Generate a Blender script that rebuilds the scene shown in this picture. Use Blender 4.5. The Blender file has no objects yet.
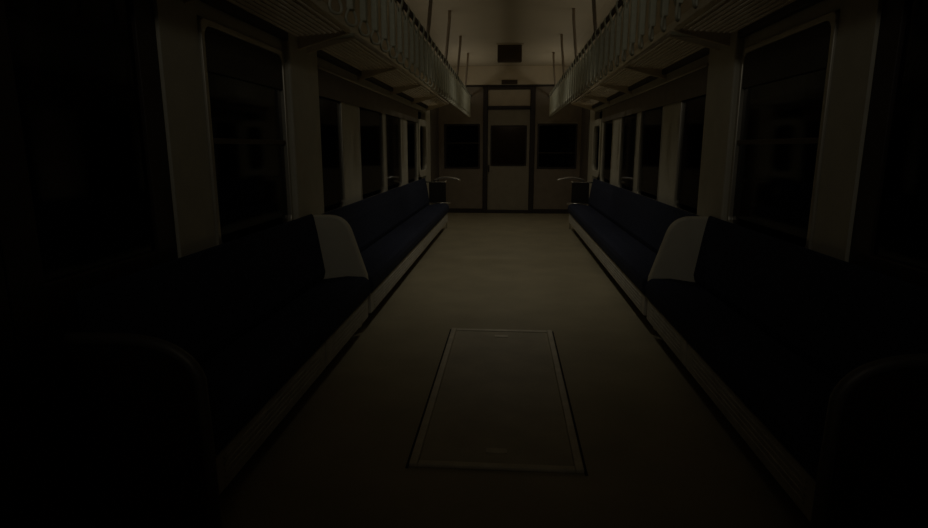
import bpy, bmesh, math
from mathutils import Vector, Matrix
S = bpy.context.scene
COL = S.collection

# ------------------------------------------------------------------ materials
def mat(name, col, rough=.6, metal=0.0, var=.12, scale=9.0, bump=0.0, bscale=60.0, spec=.5, stretch=(1, 1, 1)):
    m = bpy.data.materials.new(name); m.use_nodes = True
    nt = m.node_tree; n = nt.nodes; l = nt.links
    b = n['Principled BSDF']
    b.inputs['Roughness'].default_value = rough
    b.inputs['Metallic'].default_value = metal
    b.inputs['Specular IOR Level'].default_value = spec
    tc = n.new('ShaderNodeTexCoord'); mp = n.new('ShaderNodeMapping')
    mp.inputs['Scale'].default_value = stretch
    l.new(tc.outputs['Object'], mp.inputs['Vector'])
    ns = n.new('ShaderNodeTexNoise'); ns.inputs['Scale'].default_value = scale; ns.inputs['Detail'].default_value = 5
    l.new(mp.outputs['Vector'], ns.inputs['Vector'])
    cr = n.new('ShaderNodeValToRGB')
    cr.color_ramp.elements[0].position = .3; cr.color_ramp.elements[1].position = .7
    cr.color_ramp.elements[0].color = tuple(c * (1 - var) for c in col) + (1,)
    cr.color_ramp.elements[1].color = tuple(min(1, c * (1 + var)) for c in col) + (1,)
    l.new(ns.outputs['Fac'], cr.inputs['Fac']); l.new(cr.outputs['Color'], b.inputs['Base Color'])
    if bump:
        n2 = n.new('ShaderNodeTexNoise'); n2.inputs['Scale'].default_value = bscale
        l.new(mp.outputs['Vector'], n2.inputs['Vector'])
        bp = n.new('ShaderNodeBump'); bp.inputs['Strength'].default_value = bump; bp.inputs['Distance'].default_value = .004
        l.new(n2.outputs['Fac'], bp.inputs['Height']); l.new(bp.outputs['Normal'], b.inputs['Normal'])
    return m

def glass(name, tint, rough):
    m = bpy.data.materials.new(name); m.use_nodes = True
    nt = m.node_tree; n = nt.nodes; l = nt.links; n.clear()
    out = n.new('ShaderNodeOutputMaterial'); mx = n.new('ShaderNodeMixShader')
    tr = n.new('ShaderNodeBsdfTransparent'); tr.inputs['Color'].default_value = tint + (1,)
    gl = n.new('ShaderNodeBsdfGlossy'); gl.inputs['Roughness'].default_value = rough
    fr = n.new('ShaderNodeFresnel'); fr.inputs['IOR'].default_value = 1.28
    l.new(fr.outputs['Fac'], mx.inputs['Fac']); l.new(tr.outputs['BSDF'], mx.inputs[1]); l.new(gl.outputs['BSDF'], mx.inputs[2])
    l.new(mx.outputs['Shader'], out.inputs['Surface'])
    return m

M = dict(
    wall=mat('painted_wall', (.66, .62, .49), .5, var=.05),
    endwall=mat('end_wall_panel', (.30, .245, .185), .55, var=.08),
    doorpaint=mat('end_door_paint', (.36, .315, .235), .5, var=.06),
    ceil=mat('ceiling_panel', (.56, .465, .315), .6, var=.04, scale=3),
    floor=mat('floor_lino', (.47, .41, .268), .42, var=.10, scale=3.2, bump=.08, bscale=120, spec=.35),
    plate=mat('hatch_plate', (.54, .475, .335), .5, var=.12, scale=5, bump=.1, bscale=90),
    hframe=mat('hatch_frame', (.74, .67, .52), .45, metal=.1, var=.12, scale=14),
    fabric=mat('navy_moquette', (.036, .042, .070), .95, var=.25, scale=60, bump=.5, bscale=240, spec=.15),
    partition=mat('cream_partition', (.80, .75, .60), .45, var=.05),
    skirt=mat('grey_skirt', (.62, .59, .51), .5, metal=.0, var=.12, scale=12),
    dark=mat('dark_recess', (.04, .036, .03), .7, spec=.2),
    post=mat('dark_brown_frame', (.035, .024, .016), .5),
    alu=mat('window_aluminium', (.60, .56, .46), .35, metal=.5, var=.06),
    dimpipe=mat('shaded_pipe', (.17, .16, .14), .5, metal=.4, var=.1),  # near pipes: shade put into the colour, darker than the chrome
    chrome=mat('chrome_pipe', (.72, .70, .64), .25, metal=.85, var=.04),
    rack=mat('rack_metal', (.72, .62, .46), .6, metal=.0, var=.1),
    rail=mat('rail_pipe', (.09, .065, .04), .45, metal=.3),
    strap=mat('strap_webbing', (.66, .66, .50), .7, var=.08, scale=30, bump=.3, bscale=300),
    ring=mat('strap_ring', (.66, .65, .50), .4, var=.04),
    blind=mat('roller_blind', (.10, .09, .07), .8, var=.08, scale=40),
    glass=glass('night_glass', (.35, .33, .30), .06),
    frost=glass('door_glass', (.7, .6, .45), .08),
    box=mat('dark_box', (.10, .072, .042), .9, spec=.1),
    header=mat('header_strip', (.24, .205, .155), .7, var=.08),
    hanger=mat('hanger_bracket', (.32, .25, .17), .6, var=.08),
    transom=mat('transom_panel', (.64, .54, .39), .55, var=.05),
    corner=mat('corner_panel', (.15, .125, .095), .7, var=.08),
    bulk=mat('bulkhead_panel', (.76, .64, .45), .6, var=.04),
    rubber=mat('gangway_rubber', (.22, .18, .13), .8),
)

# ------------------------------------------------------------------ mesh builder
class MB:
    def __init__(s): s.bm = bmesh.new()
    def box(s, x0, x1, y0, y1, z0, z1):
        r = bmesh.ops.create_cube(s.bm, size=1)
        for v in r['verts']:
            v.co = Vector((x0 + (v.co.x + .5) * (x1 - x0), y0 + (v.co.y + .5) * (y1 - y0), z0 + (v.co.z + .5) * (z1 - z0)))
        return s
    def prism_y(s, pts, y0, y1):            # profile in (x,z), extruded along y
        a = [s.bm.verts.new((x, y0, z)) for x, z in pts]; b = [s.bm.verts.new((x, y1, z)) for x, z in pts]
        n = len(pts)
        for i in range(n): s.bm.faces.new((a[i], a[(i + 1) % n], b[(i + 1) % n], b[i]))
        s.bm.faces.new(a[::-1]); s.bm.faces.new(b)
        return s
    def tube(s, pts, r, seg=10, closed=False):
        pts = [Vector(p) for p in pts]; n = len(pts); rings = []
        nrm = None
        for i, p in enumerate(pts):
            if closed: t = pts[(i + 1) % n] - pts[i - 1]
            else: t = pts[min(i + 1, n - 1)] - pts[max(i - 1, 0)]
            t.normalize()
            if nrm is None:
                nrm = t.orthogonal().normalized()
            else:
                nrm = (nrm - t * nrm.dot(t)).normalized()
            bn = t.cross(nrm)
            rings.append([s.bm.verts.new(p + nrm * math.cos(q) * r + bn * math.sin(q) * r)
                          for q in [2 * math.pi * k / seg for k in range(seg)]])
        for i in range(n if closed else n - 1):
            a, b = rings[i], rings[(i + 1) % n]
            for k in range(seg): s.bm.faces.new((a[k], a[(k + 1) % seg], b[(k + 1) % seg], b[k]))
        if not closed: s.bm.faces.new(rings[0][::-1]); s.bm.faces.new(rings[-1])
        return s
    def band(s, outer, inner, axis, a0, a1):  # a flat frame between two loops of equal length, given thickness along x or y
        def P(u, v, w): return (w, u, v) if axis == 'x' else (u, w, v)
        n = len(outer)
        o0 = [s.bm.verts.new(P(u, v, a0)) for u, v in outer]; i0 = [s.bm.verts.new(P(u, v, a0)) for u, v in inner]
        o1 = [s.bm.verts.new(P(u, v, a1)) for u, v in outer]; i1 = [s.bm.verts.new(P(u, v, a1)) for u, v in inner]
        for k in range(n):
            j = (k + 1) % n
            for q in ((o0[k], o0[j], i0[j], i0[k]), (o1[k], i1[k], i1[j], o1[j]), (o0[k], o1[k], o1[j], o0[j]), (i0[k], i0[j], i1[j], i1[k])):
                s.bm.faces.new(q)
        return s

def obj(name, mb, m, parent=None, base=None, bevel=0, seg=2, smooth=False):
    bm = mb.bm
    off = base if base is not None else (wloc(parent) if parent is not None else Vector((0, 0, 0)))
    off = Vector(off)
    bmesh.ops.translate(bm, verts=bm.verts, vec=-off)
    bmesh.ops.recalc_face_normals(bm, faces=bm.faces)
    if smooth:
        for f in bm.faces: f.smooth = True
    me = bpy.data.meshes.new(name); bm.to_mesh(me); bm.free()
    me.materials.append(M[m])
    o = bpy.data.objects.new(name, me); COL.objects.link(o)
    if parent is not None:
        o.parent = parent; o.location = off - wloc(parent)
    else: o.location = off
    if bevel:
        b = o.modifiers.new('bevel', 'BEVEL'); b.width = bevel; b.segments = seg; b.limit_method = 'ANGLE'; b.angle_limit = math.radians(35)
        b.harden_normals = False
    return o
def wloc(o):
    v = Vector((0, 0, 0))
    while o is not None: v = v + o.location; o = o.parent
    return v
def tag(o, label, cat, group=None, kind=None):
    o['label'] = label; o['category'] = cat
    if group: o['group'] = group
    if kind: o['kind'] = kind
    return o
def thing(name, loc, label, cat, group=None):
    o = bpy.data.objects.new(name, None); o.empty_display_size = .1; COL.objects.link(o); o.location = loc
    return tag(o, label, cat, group)
def struct(name, mb, m, label, cat, **k):
    return tag(obj(name, mb, m, **k), label, cat, kind='structure')

def arc(cx, cz, r, a0, a1, n):
    return [(cx + r * math.cos(math.radians(a0 + (a1 - a0) * i / n)), cz + r * math.sin(math.radians(a0 + (a1 - a0) * i / n))) for i in range(n + 1)]
def rrect(u0, u1, v0, v1, r, n=6):
    return (arc(u1 - r, v1 - r, r, 0, 90, n) + arc(u0 + r, v1 - r, r, 90, 180, n) + arc(u0 + r, v0 + r, r, 180, 270, n) + arc(u1 - r, v0 + r, r, 270, 360, n))

# ------------------------------------------------------------------ setting
Y0, Y1 = -1.3, 10.0          # back and end of the carriage
XW = 1.20                    # inner wall plane
ZC = 2.42
ZS, ZT = .66, 1.60           # window sill / head
struct('floor', MB().box(-XW - .08, XW + .08, Y0 - .08, Y1 + .08, -.06, 0), 'floor', 'tan worn floor running down the carriage aisle', 'floor')
inner = [(-XW - .04, 1.98)] + [(-x, z) for x, z in arc(.80, 2.0, .42, 5, 90, 10)] + arc(.80, 2.0, .42, 90, 5, 10) + [(XW + .04, 1.98)]
outer = [(XW + .14, 1.98), (XW + .14, 2.5), (-XW - .14, 2.5), (-XW - .14, 1.98)]
c = struct('ceiling', MB().prism_y(inner + outer, Y0 - .08, Y1 + .08), 'ceil', 'cream carriage ceiling curving down to both side walls', 'ceiling')

# side walls: solid strips of pillar between window openings.  (y0, y1, rounded)
openL = [(.55, 2.02, 2), (2.28, 3.13, 0), (3.66, 4.20, 0), (4.69, 5.57, 0), (5.70, 6.51, 0), (6.90, 7.62, 0), (7.74, 8.50, 1)]
openR = [(.55, 2.13, 2), (2.36, 3.25, 0), (3.74, 4.31, 0), (4.78, 5.56, 0), (5.72, 6.50, 0), (7.02, 7.70, 0), (7.84, 8.56, 1)]
def side_wall(name, sx, opens, label):
    mb = MB(); xa, xb = sorted((sx * XW, sx * (XW + .07)))
    dy0, dy1 = opens[0][:2]
    mb.box(xa, xb, Y0, dy0, 0, 2.02).box(xa, xb, dy0, dy1, 1.90, 2.02)
    mb.box(xa, xb, dy1, Y1, 0, ZS - .10)
    mb.box(xa, xb, dy1, Y1, ZT, 2.02)
    ys = [v for o in opens for v in o[:2]][1:] + [Y1]
    for a, b in zip(ys[0::2], ys[1::2]): mb.box(xa, xb, a, b, ZS - .10, ZT)
    for a, b, r in opens:
        if not r: mb.box(xa, xb, a, b, ZS - .10, ZS)
    pa, pb = opens[1][1] + .005, opens[2][0] - .06           # the broad pillar between the two benches stands proud
    xp, xq = sorted((sx * (XW - .04), sx * (XW + .01)))
    pr = MB().box(xp, xq, pa, pb, 0, 1.98)
    w = struct(name, mb, 'wall', label, 'wall')
    pl = obj('pillar', pr, 'wall', w, bevel=.012)
    return w
wl = side_wall('wall_left', -1, openL, 'cream left side wall of the carriage between its dark windows')
wr = side_wall('wall_right', 1, openR, 'cream right side wall of the carriage between its dark windows')

wn = [0]
WL = ['nearest left window, cut by the dark edge of the photo', 'large dark window over the near left bench', 'narrow left window just beyond the broad pillar',
      'left window past the first pale mullion', 'left window beyond the thin mullion, middle of the far left row', 'left window just before the rounded one', 'rounded window at the far end of the left wall']
def window(y0, y1, rounded, sx, label, near):
    wn[0] += 1
    xf0, xf1 = sorted((sx * (XW - (.018 if rounded else .012 if near else .006)), sx * (XW + .03)))
    xg0, xg1 = sorted((sx * (XW + .010), sx * (XW + .018)))
    e = .002; t = .026 if near else .016
    if rounded:
        z0, z1 = ZS + .05 + e, ZT - .12; r = .10; t = .085
        ou = rrect(y0 + e, y1 - e, z0, z1, .13, 8); iu = rrect(y0 + t, y1 - t, z0 + t, z1 - t, r, 8)
    else:
        z0, z1 = ZS + e, ZT - e
        ou = rrect(y0 + e, y1 - e, z0, z1, .03, 4); iu = rrect(y0 + t, y1 - t, z0 + t, z1 - t, .05, 4)
    f = struct('window_%d' % wn[0], MB().band(ou, iu, 'x', xf0, xf1), 'wall' if rounded else 'alu', label, 'window', bevel=.004)
    obj('pane', MB().box(xg0, xg1, y0 + t * .6, y1 - t * .6, z0 + t * .6, z1 - t * .6), 'glass', f)
    if near:
        xs0, xs1 = sorted((sx * (XW - .004), sx * (XW + .010)))
        obj('blind', MB().box(xs0, xs1 , y0 + t, y1 - t, 1.40, z1 - t), 'blind', f, bevel=.004)
        obj('sash_bar', MB().box(xs0, xs1, y0 + t, y1 - t, 1.118, 1.140), 'rail', f, bevel=.003)
    return f
def side_door(n, y0, y1, sx, label):
    xs = sorted((sx * (XW + .012), sx * (XW + .05)))
    a, b, m = y0 + .003, y1 - .003, (y0 + y1) / 2
    d = MB()
    panes = []
    for u0, u1 in ((a, m - .003), (m + .003, b)):
        ou = [(u0, .01), (u1, .01), (u1, 1.895), (u0, 1.895)]
        iu = [(u0 + .11, .75), (u1 - .11, .75), (u1 - .11, 1.70), (u0 + .11, 1.70)]
        d.band(ou, iu, 'x', xs[0], xs[1]); panes.append((u0 + .105, u1 - .105))
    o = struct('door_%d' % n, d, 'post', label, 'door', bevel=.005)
    for u0, u1 in panes:
        xg = sorted((sx * (XW + .026), sx * (XW + .034)))
        obj('pane', MB().box(xg[0], xg[1], u0, u1, .745, 1.705), 'glass', o)
    return o
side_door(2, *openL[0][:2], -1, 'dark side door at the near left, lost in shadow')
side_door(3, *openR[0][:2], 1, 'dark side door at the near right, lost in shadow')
for i, (a, b, r) in enumerate(openL):
    if i: window(a, b, r, -1, WL[i], i < 2)
for i, (a, b, r) in enumerate(openR):
    if i: window(a, b, r, 1, WL[i].replace('left', 'right'), i < 2)

hn = [1]
for sx, a, b, side in ((-1, 3.66, 7.70, 'left'), (1, 3.74, 7.78, 'right')):
    hn[0] += 1
    xs = sorted((sx * (XW - .016), sx * (XW - .0075)))
    t = struct('trim_%d' % hn[0], MB().box(xs[0], xs[1], a, b, 1.42, 1.585), 'header', 'brown header strip above the far %s windows' % side, 'trim', bevel=.004)
    obj('curtain_rail', MB().tube([(sx * (XW - .022), a, 1.59), (sx * (XW - .022), b, 1.59)], .009), 'alu', t, smooth=True)

for n, sx, y0, side in ((5, -1, 8.98, 'left'), (6, 1, 9.05, 'right')):
    xs = sorted((sx * (XW - .014), sx * (XW - .0005)))
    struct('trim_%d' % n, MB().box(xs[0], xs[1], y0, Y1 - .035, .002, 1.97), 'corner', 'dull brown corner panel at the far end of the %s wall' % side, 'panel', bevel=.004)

# end wall with door and two windows
DX0, DX1 = -.44, .425        # outer edges of the door frame
w0l, w1l, w0r, w1r, wz0, wz1 = -1.10, -.49, .47, 1.13, .755, 1.50
mb = MB(); ya, yb = Y1, Y1 + .07
mb.box(-XW, w0l, ya, yb, 0, 2.46); mb.box(w1r, XW, ya, yb, 0, 2.46)
mb.box(w1l, DX0, ya, yb, 0, 2.46); mb.box(DX1, w0r, ya, yb, 0, 2.46)
for a, b in ((w0l, w1l), (w0r, w1r)):
    mb.box(a, b, ya, yb, 0, wz0); mb.box(a, b, ya, yb, wz1, 2.46)
mb.box(DX0, DX1, ya, yb, 2.09, 2.46)
bulk = MB().prism_y([(-1.19, 2.125), (1.19, 2.125)] + [(x * .998, z) for x, z in arc(.80, 2.0, .42, 18, 90, 8)] + [(x * .998, z) for x, z in arc(-.80, 2.0, .42, 90, 162, 8)], Y1 - .03, Y1 - .001)
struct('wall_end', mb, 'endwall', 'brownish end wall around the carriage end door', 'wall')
struct('trim_4', bulk, 'bulk', 'cream bulkhead panel above the end door reaching the ceiling', 'panel', bevel=.006)
struct('wall_back', MB().box(-XW, XW, Y0 - .07, Y0, 0, 2.46), 'endwall', 'plain wall behind the viewpoint', 'wall')
for a, b, side, sz in ((w0l, w1l, 'left', 1.183), (w0r, w1r, 'right', 1.02)):
    wn[0] += 1
    f = struct('window_%d' % wn[0], MB().band(rrect(a + .002, b - .002, wz0 + .002, wz1 - .002, .02, 3), rrect(a + .03, b - .03, wz0 + .03, wz1 - .03, .03, 3), 'y', Y1 - .012, Y1 + .05),
               'post', 'black end window %s of the end door' % side, 'window', bevel=.003)
    obj('pane', MB().box(a + .02, b - .02, Y1 + .03, Y1 + .038, wz0 + .02, wz1 - .02), 'glass', f)
    obj('sash_bar', MB().box(a + .03, b - .03, Y1 + .008, Y1 + .03, sz - .006, sz + .006), 'rail', f)
    # pale ledge above the window
    obj('head_strip', MB().box(a, b, Y1 - .016, Y1 - .001, wz1, wz1 + .018), 'doorpaint', f, bevel=.003)
fr = MB().box(DX0, -.365, Y1 - .03, Y1 + .06, 0, 2.09).box(.345, DX1, Y1 - .03, Y1 + .06, 0, 2.09)
fr.box(-.365, .345, Y1 - .03, Y1 + .06, 2.05, 2.09).box(-.365, .345, Y1 - .03, Y1 + .06, 1.735, 1.785).box(-.365, .345, Y1 - .03, Y1 + .06, 0, .05)
fr.box(-.95, .95, Y1 - .022, Y1 - .0005, 2.092, 2.118)
t1 = struct('trim_1', fr, 'post', 'dark brown frame around the end door', 'door frame', bevel=.006)
obj('transom_panel', MB().box(-.36, .34, Y1 + .0, Y1 + .03, 1.787, 2.048), 'transom', t1, bevel=.004)
mb = MB()
dx0, dx1, dz0, dz1 = -.360, .340, .053, 1.732; g0, g1, gz0, gz1 = -.315, .295, .80, 1.47
door = struct('door_1', MB().band([(dx0, dz0), (dx1, dz0), (dx1, dz1), (dx0, dz1)], [(g0, gz0), (g1, gz0), (g1, gz1), (g0, gz1)], 'y', Y1 + .004, Y1 + .04),
              'doorpaint', 'dim tan end door with a dark window in its upper half', 'door', bevel=.006)
obj('window_gasket', MB().band(rrect(g0, g1, gz0, gz1, .05, 5), rrect(g0 + .022, g1 - .022, gz0 + .022, gz1 - .022, .04, 5), 'y', Y1 - .003, Y1 + .03), 'post', door)
obj('pane', MB().box(g0 + .005, g1 - .005, Y1 + .018, Y1 + .026, gz0 + .005, gz1 - .005), 'frost', door)
h = obj('handle', MB().box(-.352, -.328, Y1 - .03, Y1 + .003, .70, .82), 'post', door, bevel=.006)
# base strips
for sx, a, b, nm in ((-1, -XW, DX0, 'left'), (1, DX1, XW, 'right')):
    struct('baseboard_' + nm, MB().box(a + .001, b - .001, Y1 - .016, Y1 - .0005, 0.0, .075), 'post', 'dark base strip of the end wall, %s of the door' % nm, 'baseboard', bevel=.003)
# gangway beyond the door: dark walls of the passage seen through the glass
struct('wall_passage', MB().box(-.62, -.50, Y1 + .08, Y1 + 1.1, 0, 2.1).box(.48, .60, Y1 + .08, Y1 + 1.1, 0, 2.1).box(-.62, .60, Y1 + .08, Y1 + 1.1, -.06, 0).box(-.62, .60, Y1 + .08, Y1 + 1.1, 2.1, 2.16).box(-.62, .60, Y1 + 1.1, Y1 + 1.16, -.06, 2.16),
       'rubber', 'dark gangway passage behind the end door glass', 'gangway')
v = thing('air_grille', (0, Y1 - .04, 2.15), 'small dark grille on the end wall above the door', 'grille')
obj('housing', MB().box(-.14, .12, Y1 - .06, Y1 - .0305, 2.128, 2.195), 'box', v, bevel=.006)
mb = MB()
for k in range(4): mb.box(-.125, .105, Y1 - .066, Y1 - .059, 2.134 + k * .016, 2.140 + k * .016)
obj('slats', mb, 'rail', v)

# ------------------------------------------------------------------ floor hatch
fx0, fx1, fy0, fy1 = -.335, .275, 1.84, 3.41
ht = thing('floor_hatch', ((fx0 + fx1) / 2, (fy0 + fy1) / 2, 0), 'rectangular inspection hatch with pale raised rim in the aisle floor', 'hatch')
obj('cover_plate', MB().box(fx0 + .03, fx1 - .03, fy0 + .03, fy1 - .03, 0.0005, .006), 'plate', ht, bevel=.002)
w = .030
obj('rim', MB().band([(fx0, fy0), (fx1, fy0), (fx1, fy1), (fx0, fy1)], [(fx0 + w, fy0 + w), (fx1 - w, fy0 + w), (fx1 - w, fy1 - w), (fx0 + w, fy1 - w)], 'y', 0, 1)
    if False else MB().box(fx0, fx0 + w, fy0, fy1, .0005, .016).box(fx1 - w, fx1, fy0, fy1, .0005, .016).box(fx0 + w, fx1 - w, fy0, fy0 + w, .0005, .013).box(fx0 + w, fx1 - w, fy1 - w, fy1, .0005, .013),
    'hframe', ht, bevel=.004)
for sx in (fx0 - .012, fx1): obj('rim_shadow', MB().box(sx + .001, sx + .011, fy0 - .01, fy1 + .01, .0005, .003), 'dark', ht)  # dark strips painted as the shadow along the hatch rim
for yy in (fy0 + .12, fy1 - .12): obj('lift_handle', MB().box(-.07, .01, yy - .018, yy + .018, .006, .010), 'hframe', ht, bevel=.003)

# ------------------------------------------------------------------ benches
XF = .815; ZSEAT = .345
def bench(y0, y1, sx, label, splits, bt=.712):
    b = thing('bench', (sx * 1.0, (y0 + y1) / 2, 0), label, 'bench', 'navy bench seats along the side walls')
    def P(pts): return [(sx * x, z) for x, z in pts]
    cush = [(1.158, .22), (XF + .02, .225)] + [(XF, .245), (XF - .004, .30), (XF + .006, .33), (XF + .03, ZSEAT + .004)] + [(.95, ZSEAT + .006), (1.10, ZSEAT - .015), (1.158, ZSEAT - .02)]
    o = obj('seat_cushion', MB().prism_y(P(cush), y0, y1), 'fabric', b, bevel=.012)
    back = [(1.158, ZSEAT - .015), (1.095, ZSEAT - .01), (1.085, ZSEAT + .03), (1.12, .60), (1.135, bt - .032), (1.142, bt), (1.152, bt + .010), (1.158, bt + .003)]
    obj('backrest', MB().prism_y(P(back), y0, y1), 'fabric', b, bevel=.012)
    # skirt panels with heater louvres
    ys = [y0] + splits + [y1]
    for a, c in zip(ys, ys[1:]):
        a += .006; c -= .006
        xs = sorted((sx * (XF + .016), sx * (XF + .040)))
        s = obj('skirt_panel', MB().box(xs[0], xs[1], a, c, .100, .2235), 'skirt', b, bevel=.004)
        mb = MB(); xl = sorted((sx * (XF + .012), sx * (XF + .017)))
        for k in range(4): mb.box(xl[0], xl[1], a + .08, c - .08, .132 + k * .021, .139 + k * .021)
        obj('louvre', mb, 'skirt', s)
    xb = sorted((sx * (XF + .098), sx * 1.158))
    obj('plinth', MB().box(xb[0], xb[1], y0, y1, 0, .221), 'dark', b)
    return b
bench(1.43, 3.325, -1, 'near left navy bench seat, in front of the left partition', [2.50])
bench(3.385, 7.97, -1, 'far left navy bench seat, running from partition to end rail', [5.6], .69)
bench(1.43, 3.405, 1, 'near right navy bench seat, in front of the right partition', [2.62])
bench(3.465, 8.02, 1, 'far right navy bench seat, running from partition to end rail', [5.6], .69)

def partition(y, sx, label):
    t = thing('bench_partition', (sx * 1.0, y, 0), label, 'partition', 'cream partitions at the bench ends')
    front = [(.828, .23), (.838, .35)]
    # rounded upper front corner
    p0, p1, p2 = (Vector((.918, .60)), Vector((.948, .712)), Vector((1.06, .712)))
    pts = [(1.158, .02), (.885, .02), (.885, .23)] + front
    for i in range(9):
        u = i / 8; q = p0 * (1 - u) ** 2 + p1 * 2 * u * (1 - u) + p2 * u * u; pts.append((q.x, q.y))
    pts += [(1.158, .712)]
    obj('panel', MB().prism_y([(sx * x, z) for x, z in pts], y - .026, y + .026), 'partition', t, bevel=.014, seg=3)
    return t
partition(3.355, -1, 'cream rounded partition on the left between the two benches')
partition(3.435, 1, 'cream rounded partition on the right between the two benches')
def near_rail(y, sx, label):
    t = thing('bench_end_rail', (sx * 1.0, y, 0), label, 'rail', 'curved pipe rails at the near bench ends')
    p0, p1, p2 = Vector((.805, .50)), Vector((.835, .606)), Vector((1.02, .606))
    cur = [p0 * (1 - u) ** 2 + p1 * 2 * u * (1 - u) + p2 * u * u for u in [i / 10 for i in range(11)]]
    pts = [(.80, .02), (.80, .30)] + [(q.x, q.y) for q in cur] + [(1.14, .606), (1.158, .606)]
    obj('pipe', MB().tube([(sx * x, y, z) for x, z in pts],   .017, 12), 'dimpipe', t, smooth=True)
    pan = [(.822, .03)] + [(q.x + .012, q.y - .014) for q in cur] + [(1.15, .592), (1.15, .03)]
    obj('infill_panel', MB().prism_y([(sx * x, z) for x, z in pan], y - .006, y + .006), 'post', t)
    obj('foot', MB().tube([(sx * .80, y, 0), (sx * .80, y, .022)], .028, 14), 'dimpipe', t)
    return t
near_rail(1.385, -1, 'shadowed curved pipe rail at the near end of the left bench')
near_rail(1.385, 1, 'shadowed curved pipe rail at the near end of the right bench')

def end_rail(y, sx, label):
    t = thing('bench_end_rail', (sx * 1.0, y, 0), label, 'rail', 'pipe rails at the far bench ends')
    r = .011
    obj('leg', MB().tube([(sx * 1.10, y, 0), (sx * 1.10, y, .34), (sx * 1.12, y, .50), (sx * 1.15, y, .66)], r), 'chrome', t, smooth=True)
    obj('leg', MB().tube([(sx * .855, y, 0), (sx * .845, y, .33)], r), 'chrome', t, smooth=True)
    obj('lower_rail', MB().tube([(sx * 1.10, y, .352), (sx * .80, y, .352)], r), 'chrome', t, smooth=True)
    obj('upper_rail', MB().tube([(sx * 1.16, y, .640), (sx * 1.0, y, .640), (sx * .88, y, .642), (sx * .845, y, .655)], r), 'chrome', t, smooth=True)
    n = 10
    obj('arm_rest', MB().tube([(sx * (1.03 - .38 * i / n), y, .655 + .045 * math.sin(math.pi * (i / n) ** .8) + .012 * i / n) for i in range(n + 1)], .013), 'chrome', t, smooth=True)
    xs = sorted((sx * .86, sx * 1.095))
    obj('infill_panel', MB().box(xs[0], xs[1], y - .005, y + .005, .36, .632), 'dark', t, bevel=.003)
    return t
end_rail(8.0, -1, 'pale pipe rail closing the far end of left bench')
end_rail(8.05, 1, 'pale pipe rail closing the far end of right bench')

# ------------------------------------------------------------------ luggage racks
def rack(y0, y1, sx, label):
    t = thing('luggage_rack', (sx * 1.19, (y0 + y1) / 2, 1.7), label, 'rack', 'overhead luggage racks')
    zf, zw = 1.725, 1.70
    obj('front_rail', MB().tube([(sx * .885, y0, zf), (sx * .885, y1, zf)], .013), 'rack', t, smooth=True)
    mb = MB()
    for k in range(9):
        x = .918 + k * .030; z = zf + (zw - zf) * (x - .885) / .3 - .004
        xs = sorted((sx * x, sx * (x + .010)))
        mb.box(xs[0], xs[1], y0, y1, z - .006, z + .004)
    obj('shelf', mb, 'rack', t)
    xs = sorted((sx * 1.165, sx * 1.1995))
    obj('wall_rail', MB().box(xs[0], xs[1], y0, y1, 1.655, 1.70), 'post', t, bevel=.006)
    n = max(2, round((y1 - y0) / 1.45) + 1)
    for k in range(n):
        yy = y0 + .02 + (y1 - y0 - .04) * k / (n - 1)
        obj('bracket', MB().prism_y([(sx * 1.199, 1.62), (sx * 1.199, 1.72), (sx * .875, zf + .014), (sx * .875, zf - .014)], yy - .012, yy + .012), 'rack', t, bevel=.004)
    for yy in (y0 + .006, y1 - .006):
        obj('end_rail', MB().tube([(sx * .885, yy, zf), (sx * 1.19, yy, zw - .004)], .011), 'strap', t, smooth=True)
    return t
rack(1.1, 3.30, -1, 'shadowed luggage rack above the near left bench')
rack(3.40, 8.56, -1, 'brown luggage rack above the far left windows')
rack(1.1, 3.38, 1, 'shadowed luggage rack above the near right bench')
rack(3.48, 8.66, 1, 'brown luggage rack above the far right windows')

# ------------------------------------------------------------------ strap rails and hand straps
XR, ZR = .645, 1.945
def strap_rail(sx, side):
    t = thing('strap_rail', (sx * XR, 5.3, ZR), 'dark overhead rail carrying the hand straps on the %s' % side, 'rail', 'overhead strap rails')
    obj('pipe', MB().tube([(sx * XR, .9, ZR), (sx * XR, Y1 - .002, ZR)], .016), 'rail', t, smooth=True)
    for k in range(7):
        y = .83 + 1.3 * k
        if y < 1: y = 1.0
        obj('hanger', MB().tube([(sx * (XR - .045), y, ZC), (sx * (XR - .040), y, ZC - .10), (sx * (XR - .012), y, ZR + .10), (sx * XR, y, ZR + .012)], .015), 'hanger', t, smooth=True)
        obj('socket', MB().tube([(sx * XR, y - .03, ZR), (sx * XR, y + .03, ZR)], .022), 'rail', t, smooth=True)
    return t
strap_rail(-1, 'left'); strap_rail(1, 'right')

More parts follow.
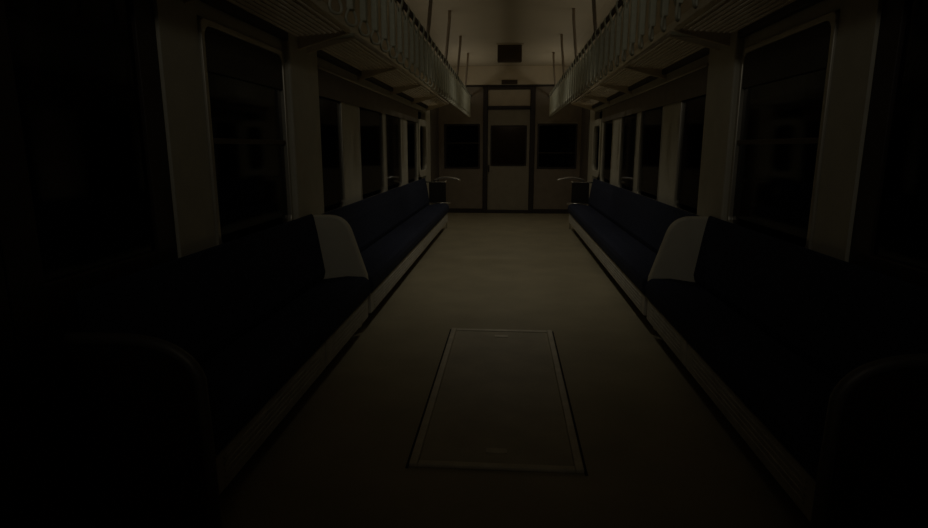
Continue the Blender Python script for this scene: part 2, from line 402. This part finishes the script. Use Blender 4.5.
ORD = ['', 'first', 'second', 'third', 'fourth', 'fifth', 'sixth', 'seventh', 'eighth', 'ninth', 'tenth', 'eleventh', 'twelfth', 'thirteenth', 'fourteenth', 'fifteenth',
       'sixteenth', 'seventeenth', 'eighteenth', 'nineteenth', 'twentieth', 'twenty-first', 'twenty-second', 'twenty-third', 'twenty-fourth', 'twenty-fifth', 'twenty-sixth', 'twenty-seventh', 'twenty-eighth', 'twenty-ninth', 'thirtieth', 'thirty-first', 'thirty-second', 'thirty-third', 'thirty-fourth', 'thirty-fifth', 'thirty-sixth']
def make_strap():
    t = thing('hand_strap', (0, 0, 0), '', 'hand strap', 'hand straps')
    hw = .019
    half = [(.021 * math.cos(math.radians(q)), .021 * math.sin(math.radians(q))) for q in range(165, 14, -15)]
    inn = [(.0168 * math.cos(math.radians(q)), .0168 * math.sin(math.radians(q))) for q in range(15, 166, 15)]
    up = [(-.011, -.29), (-.011, -.06), (-.021, -.02)] + half + [(.021, -.02), (.011, -.06), (.011, -.29), (.003, -.29), (.003, -.055), (.0168, -.02)] + inn + [(-.0168, -.02), (-.003, -.055), (-.003, -.29)]
    obj('hanger_loop', MB().prism_y(up, -hw, hw), 'strap', t)
    obj('sleeve', MB().box(-.0135, .0135, -hw - .002, hw + .002, -.30, -.075), 'strap', t, bevel=.005)
    ring = []
    for q in range(0, 360, 15):
        q = math.radians(q); rr = .032 * (1 + .10 * math.cos(3 * (q - math.pi / 2)))
        ring.append((.42 * rr * math.cos(q), .9 * rr * math.cos(q), -.328 + rr * math.sin(q)))
    obj('ring', MB().tube(ring, .006, 8, closed=True), 'ring', t, smooth=True)
    return t
proto = make_strap(); first = True
NS = 36; DY = 1.3 / 6
def copy_thing(src):
    r = src.copy(); COL.objects.link(r)
    for ch in list(src.children):
        c = ch.copy(); COL.objects.link(c); c.parent = r
    return r
for sx, side in ((-1, 'left'), (1, 'right')):
    for k in range(NS):
        y = .83 + 1.3 * 6 + DY * (4.5 - k)
        o = proto if first else copy_thing(proto); first = False
        o.location = (sx * XR, y, ZR)
        o['label'] = 'pale hand strap on the %s rail, %s from the end wall' % (side, ORD[k + 1])
        o['group'] = 'hand straps on the %s rail' % side

# ------------------------------------------------------------------ hanging box
hb = thing('ceiling_box', (-.010, 7.94, 2.4), 'small dark square box fixed under the middle of the ceiling', 'box')
obj('housing', MB().box(-.168, .148, 7.89, 8.00, 2.195, 2.405), 'box', hb, bevel=.014)
obj('mounting_plate', MB().box(-.186, .166, 7.88, 8.01, 2.404, 2.4195), 'ceil', hb, bevel=.003)
mb = MB()
for k in range(6): mb.box(-.140, .120, 7.884, 7.891, 2.225 + k * .026, 2.234 + k * .026)
obj('grille', mb, 'box', hb)

# ------------------------------------------------------------------ light
def area(name, loc, rot, sx, sy, w, col, spread=180):
    L = bpy.data.lights.new(name, 'AREA'); L.shape = 'RECTANGLE'; L.size = sx; L.size_y = sy; L.energy = w; L.color = col
    L.spread = math.radians(spread)
    o = bpy.data.objects.new(name, L); COL.objects.link(o); o.location = loc; o.rotation_euler = rot; return o
def spot(name, loc, rot, w, col, ang, blend=1.0):
    L = bpy.data.lights.new(name, 'SPOT'); L.energy = w; L.color = col; L.spot_size = math.radians(ang); L.spot_blend = blend; L.shadow_soft_size = 0
    o = bpy.data.objects.new(name, L); COL.objects.link(o); o.location = loc; o.rotation_euler = rot; return o
WARM = (1.0, .94, .79)
R = math.radians
for sx in (-1, 1):
    area('cove_fill', (sx * .93, 7.3, 1.76), (R(180), R(-sx * 36), 0), .08, 5.2, .90, WARM, 120)  # added upward fill for the ceiling, no fixture modelled
    area('cove_fill', (sx * .93, 8.9, 1.76), (R(180), R(-sx * 32), 0), .08, 1.4, .34, WARM, 150)  # added fill for the far ceiling and bulkhead
spot('ceiling_fill', (0, 8.2, 2.40), (0, 0, 0), 6.2, WARM, 150)  # added unseen downward fills that brighten the floor
spot('ceiling_fill', (0, 6.5, 2.40), (0, 0, 0), 9.0, WARM, 130)
spot('ceiling_fill', (0, 4.7, 2.40), (0, 0, 0), 11.0, WARM, 100).data.shadow_soft_size = .07
spot('front_fill', (0, -1.1, 2.25), (R(86), 0, 0), 10.5, WARM, 80).data.shadow_soft_size = .08  # added fill from behind the camera for straps, pillars and partitions
area('front_fill', (0, 2.6, 2.36), (R(60), 0, 0), .5, .2, .22, WARM, 140)  # added fill above the frame, aimed forward and down
spot('passage_fill', (0, Y1 + .6, 2.06), (0, 0, 0), .7, WARM, 150)  # added unseen fill so the door glass is not black

W = bpy.data.worlds.new('night'); S.world = W; W.use_nodes = True
W.node_tree.nodes['Background'].inputs['Color'].default_value = (.010, .009, .008, 1)
W.node_tree.nodes['Background'].inputs['Strength'].default_value = .02

# ------------------------------------------------------------------ camera
cd = bpy.data.cameras.new('camera'); cam = bpy.data.objects.new('camera', cd); COL.objects.link(cam)
cd.sensor_width = 36; cd.lens = 580 / 928 * 36; cd.clip_start = .02
cam.location = (0, 0, 1.1); cam.rotation_euler = (R(90 - 11.31), 0, R(4.36))
S.camera = cam
vs = S.view_settings
vs.view_transform = 'Standard'; vs.look = 'None'; vs.gamma = 1; vs.use_curve_mapping = False; vs.exposure = 0
S.cycles.use_denoising = True
S.cycles.max_bounces = 8
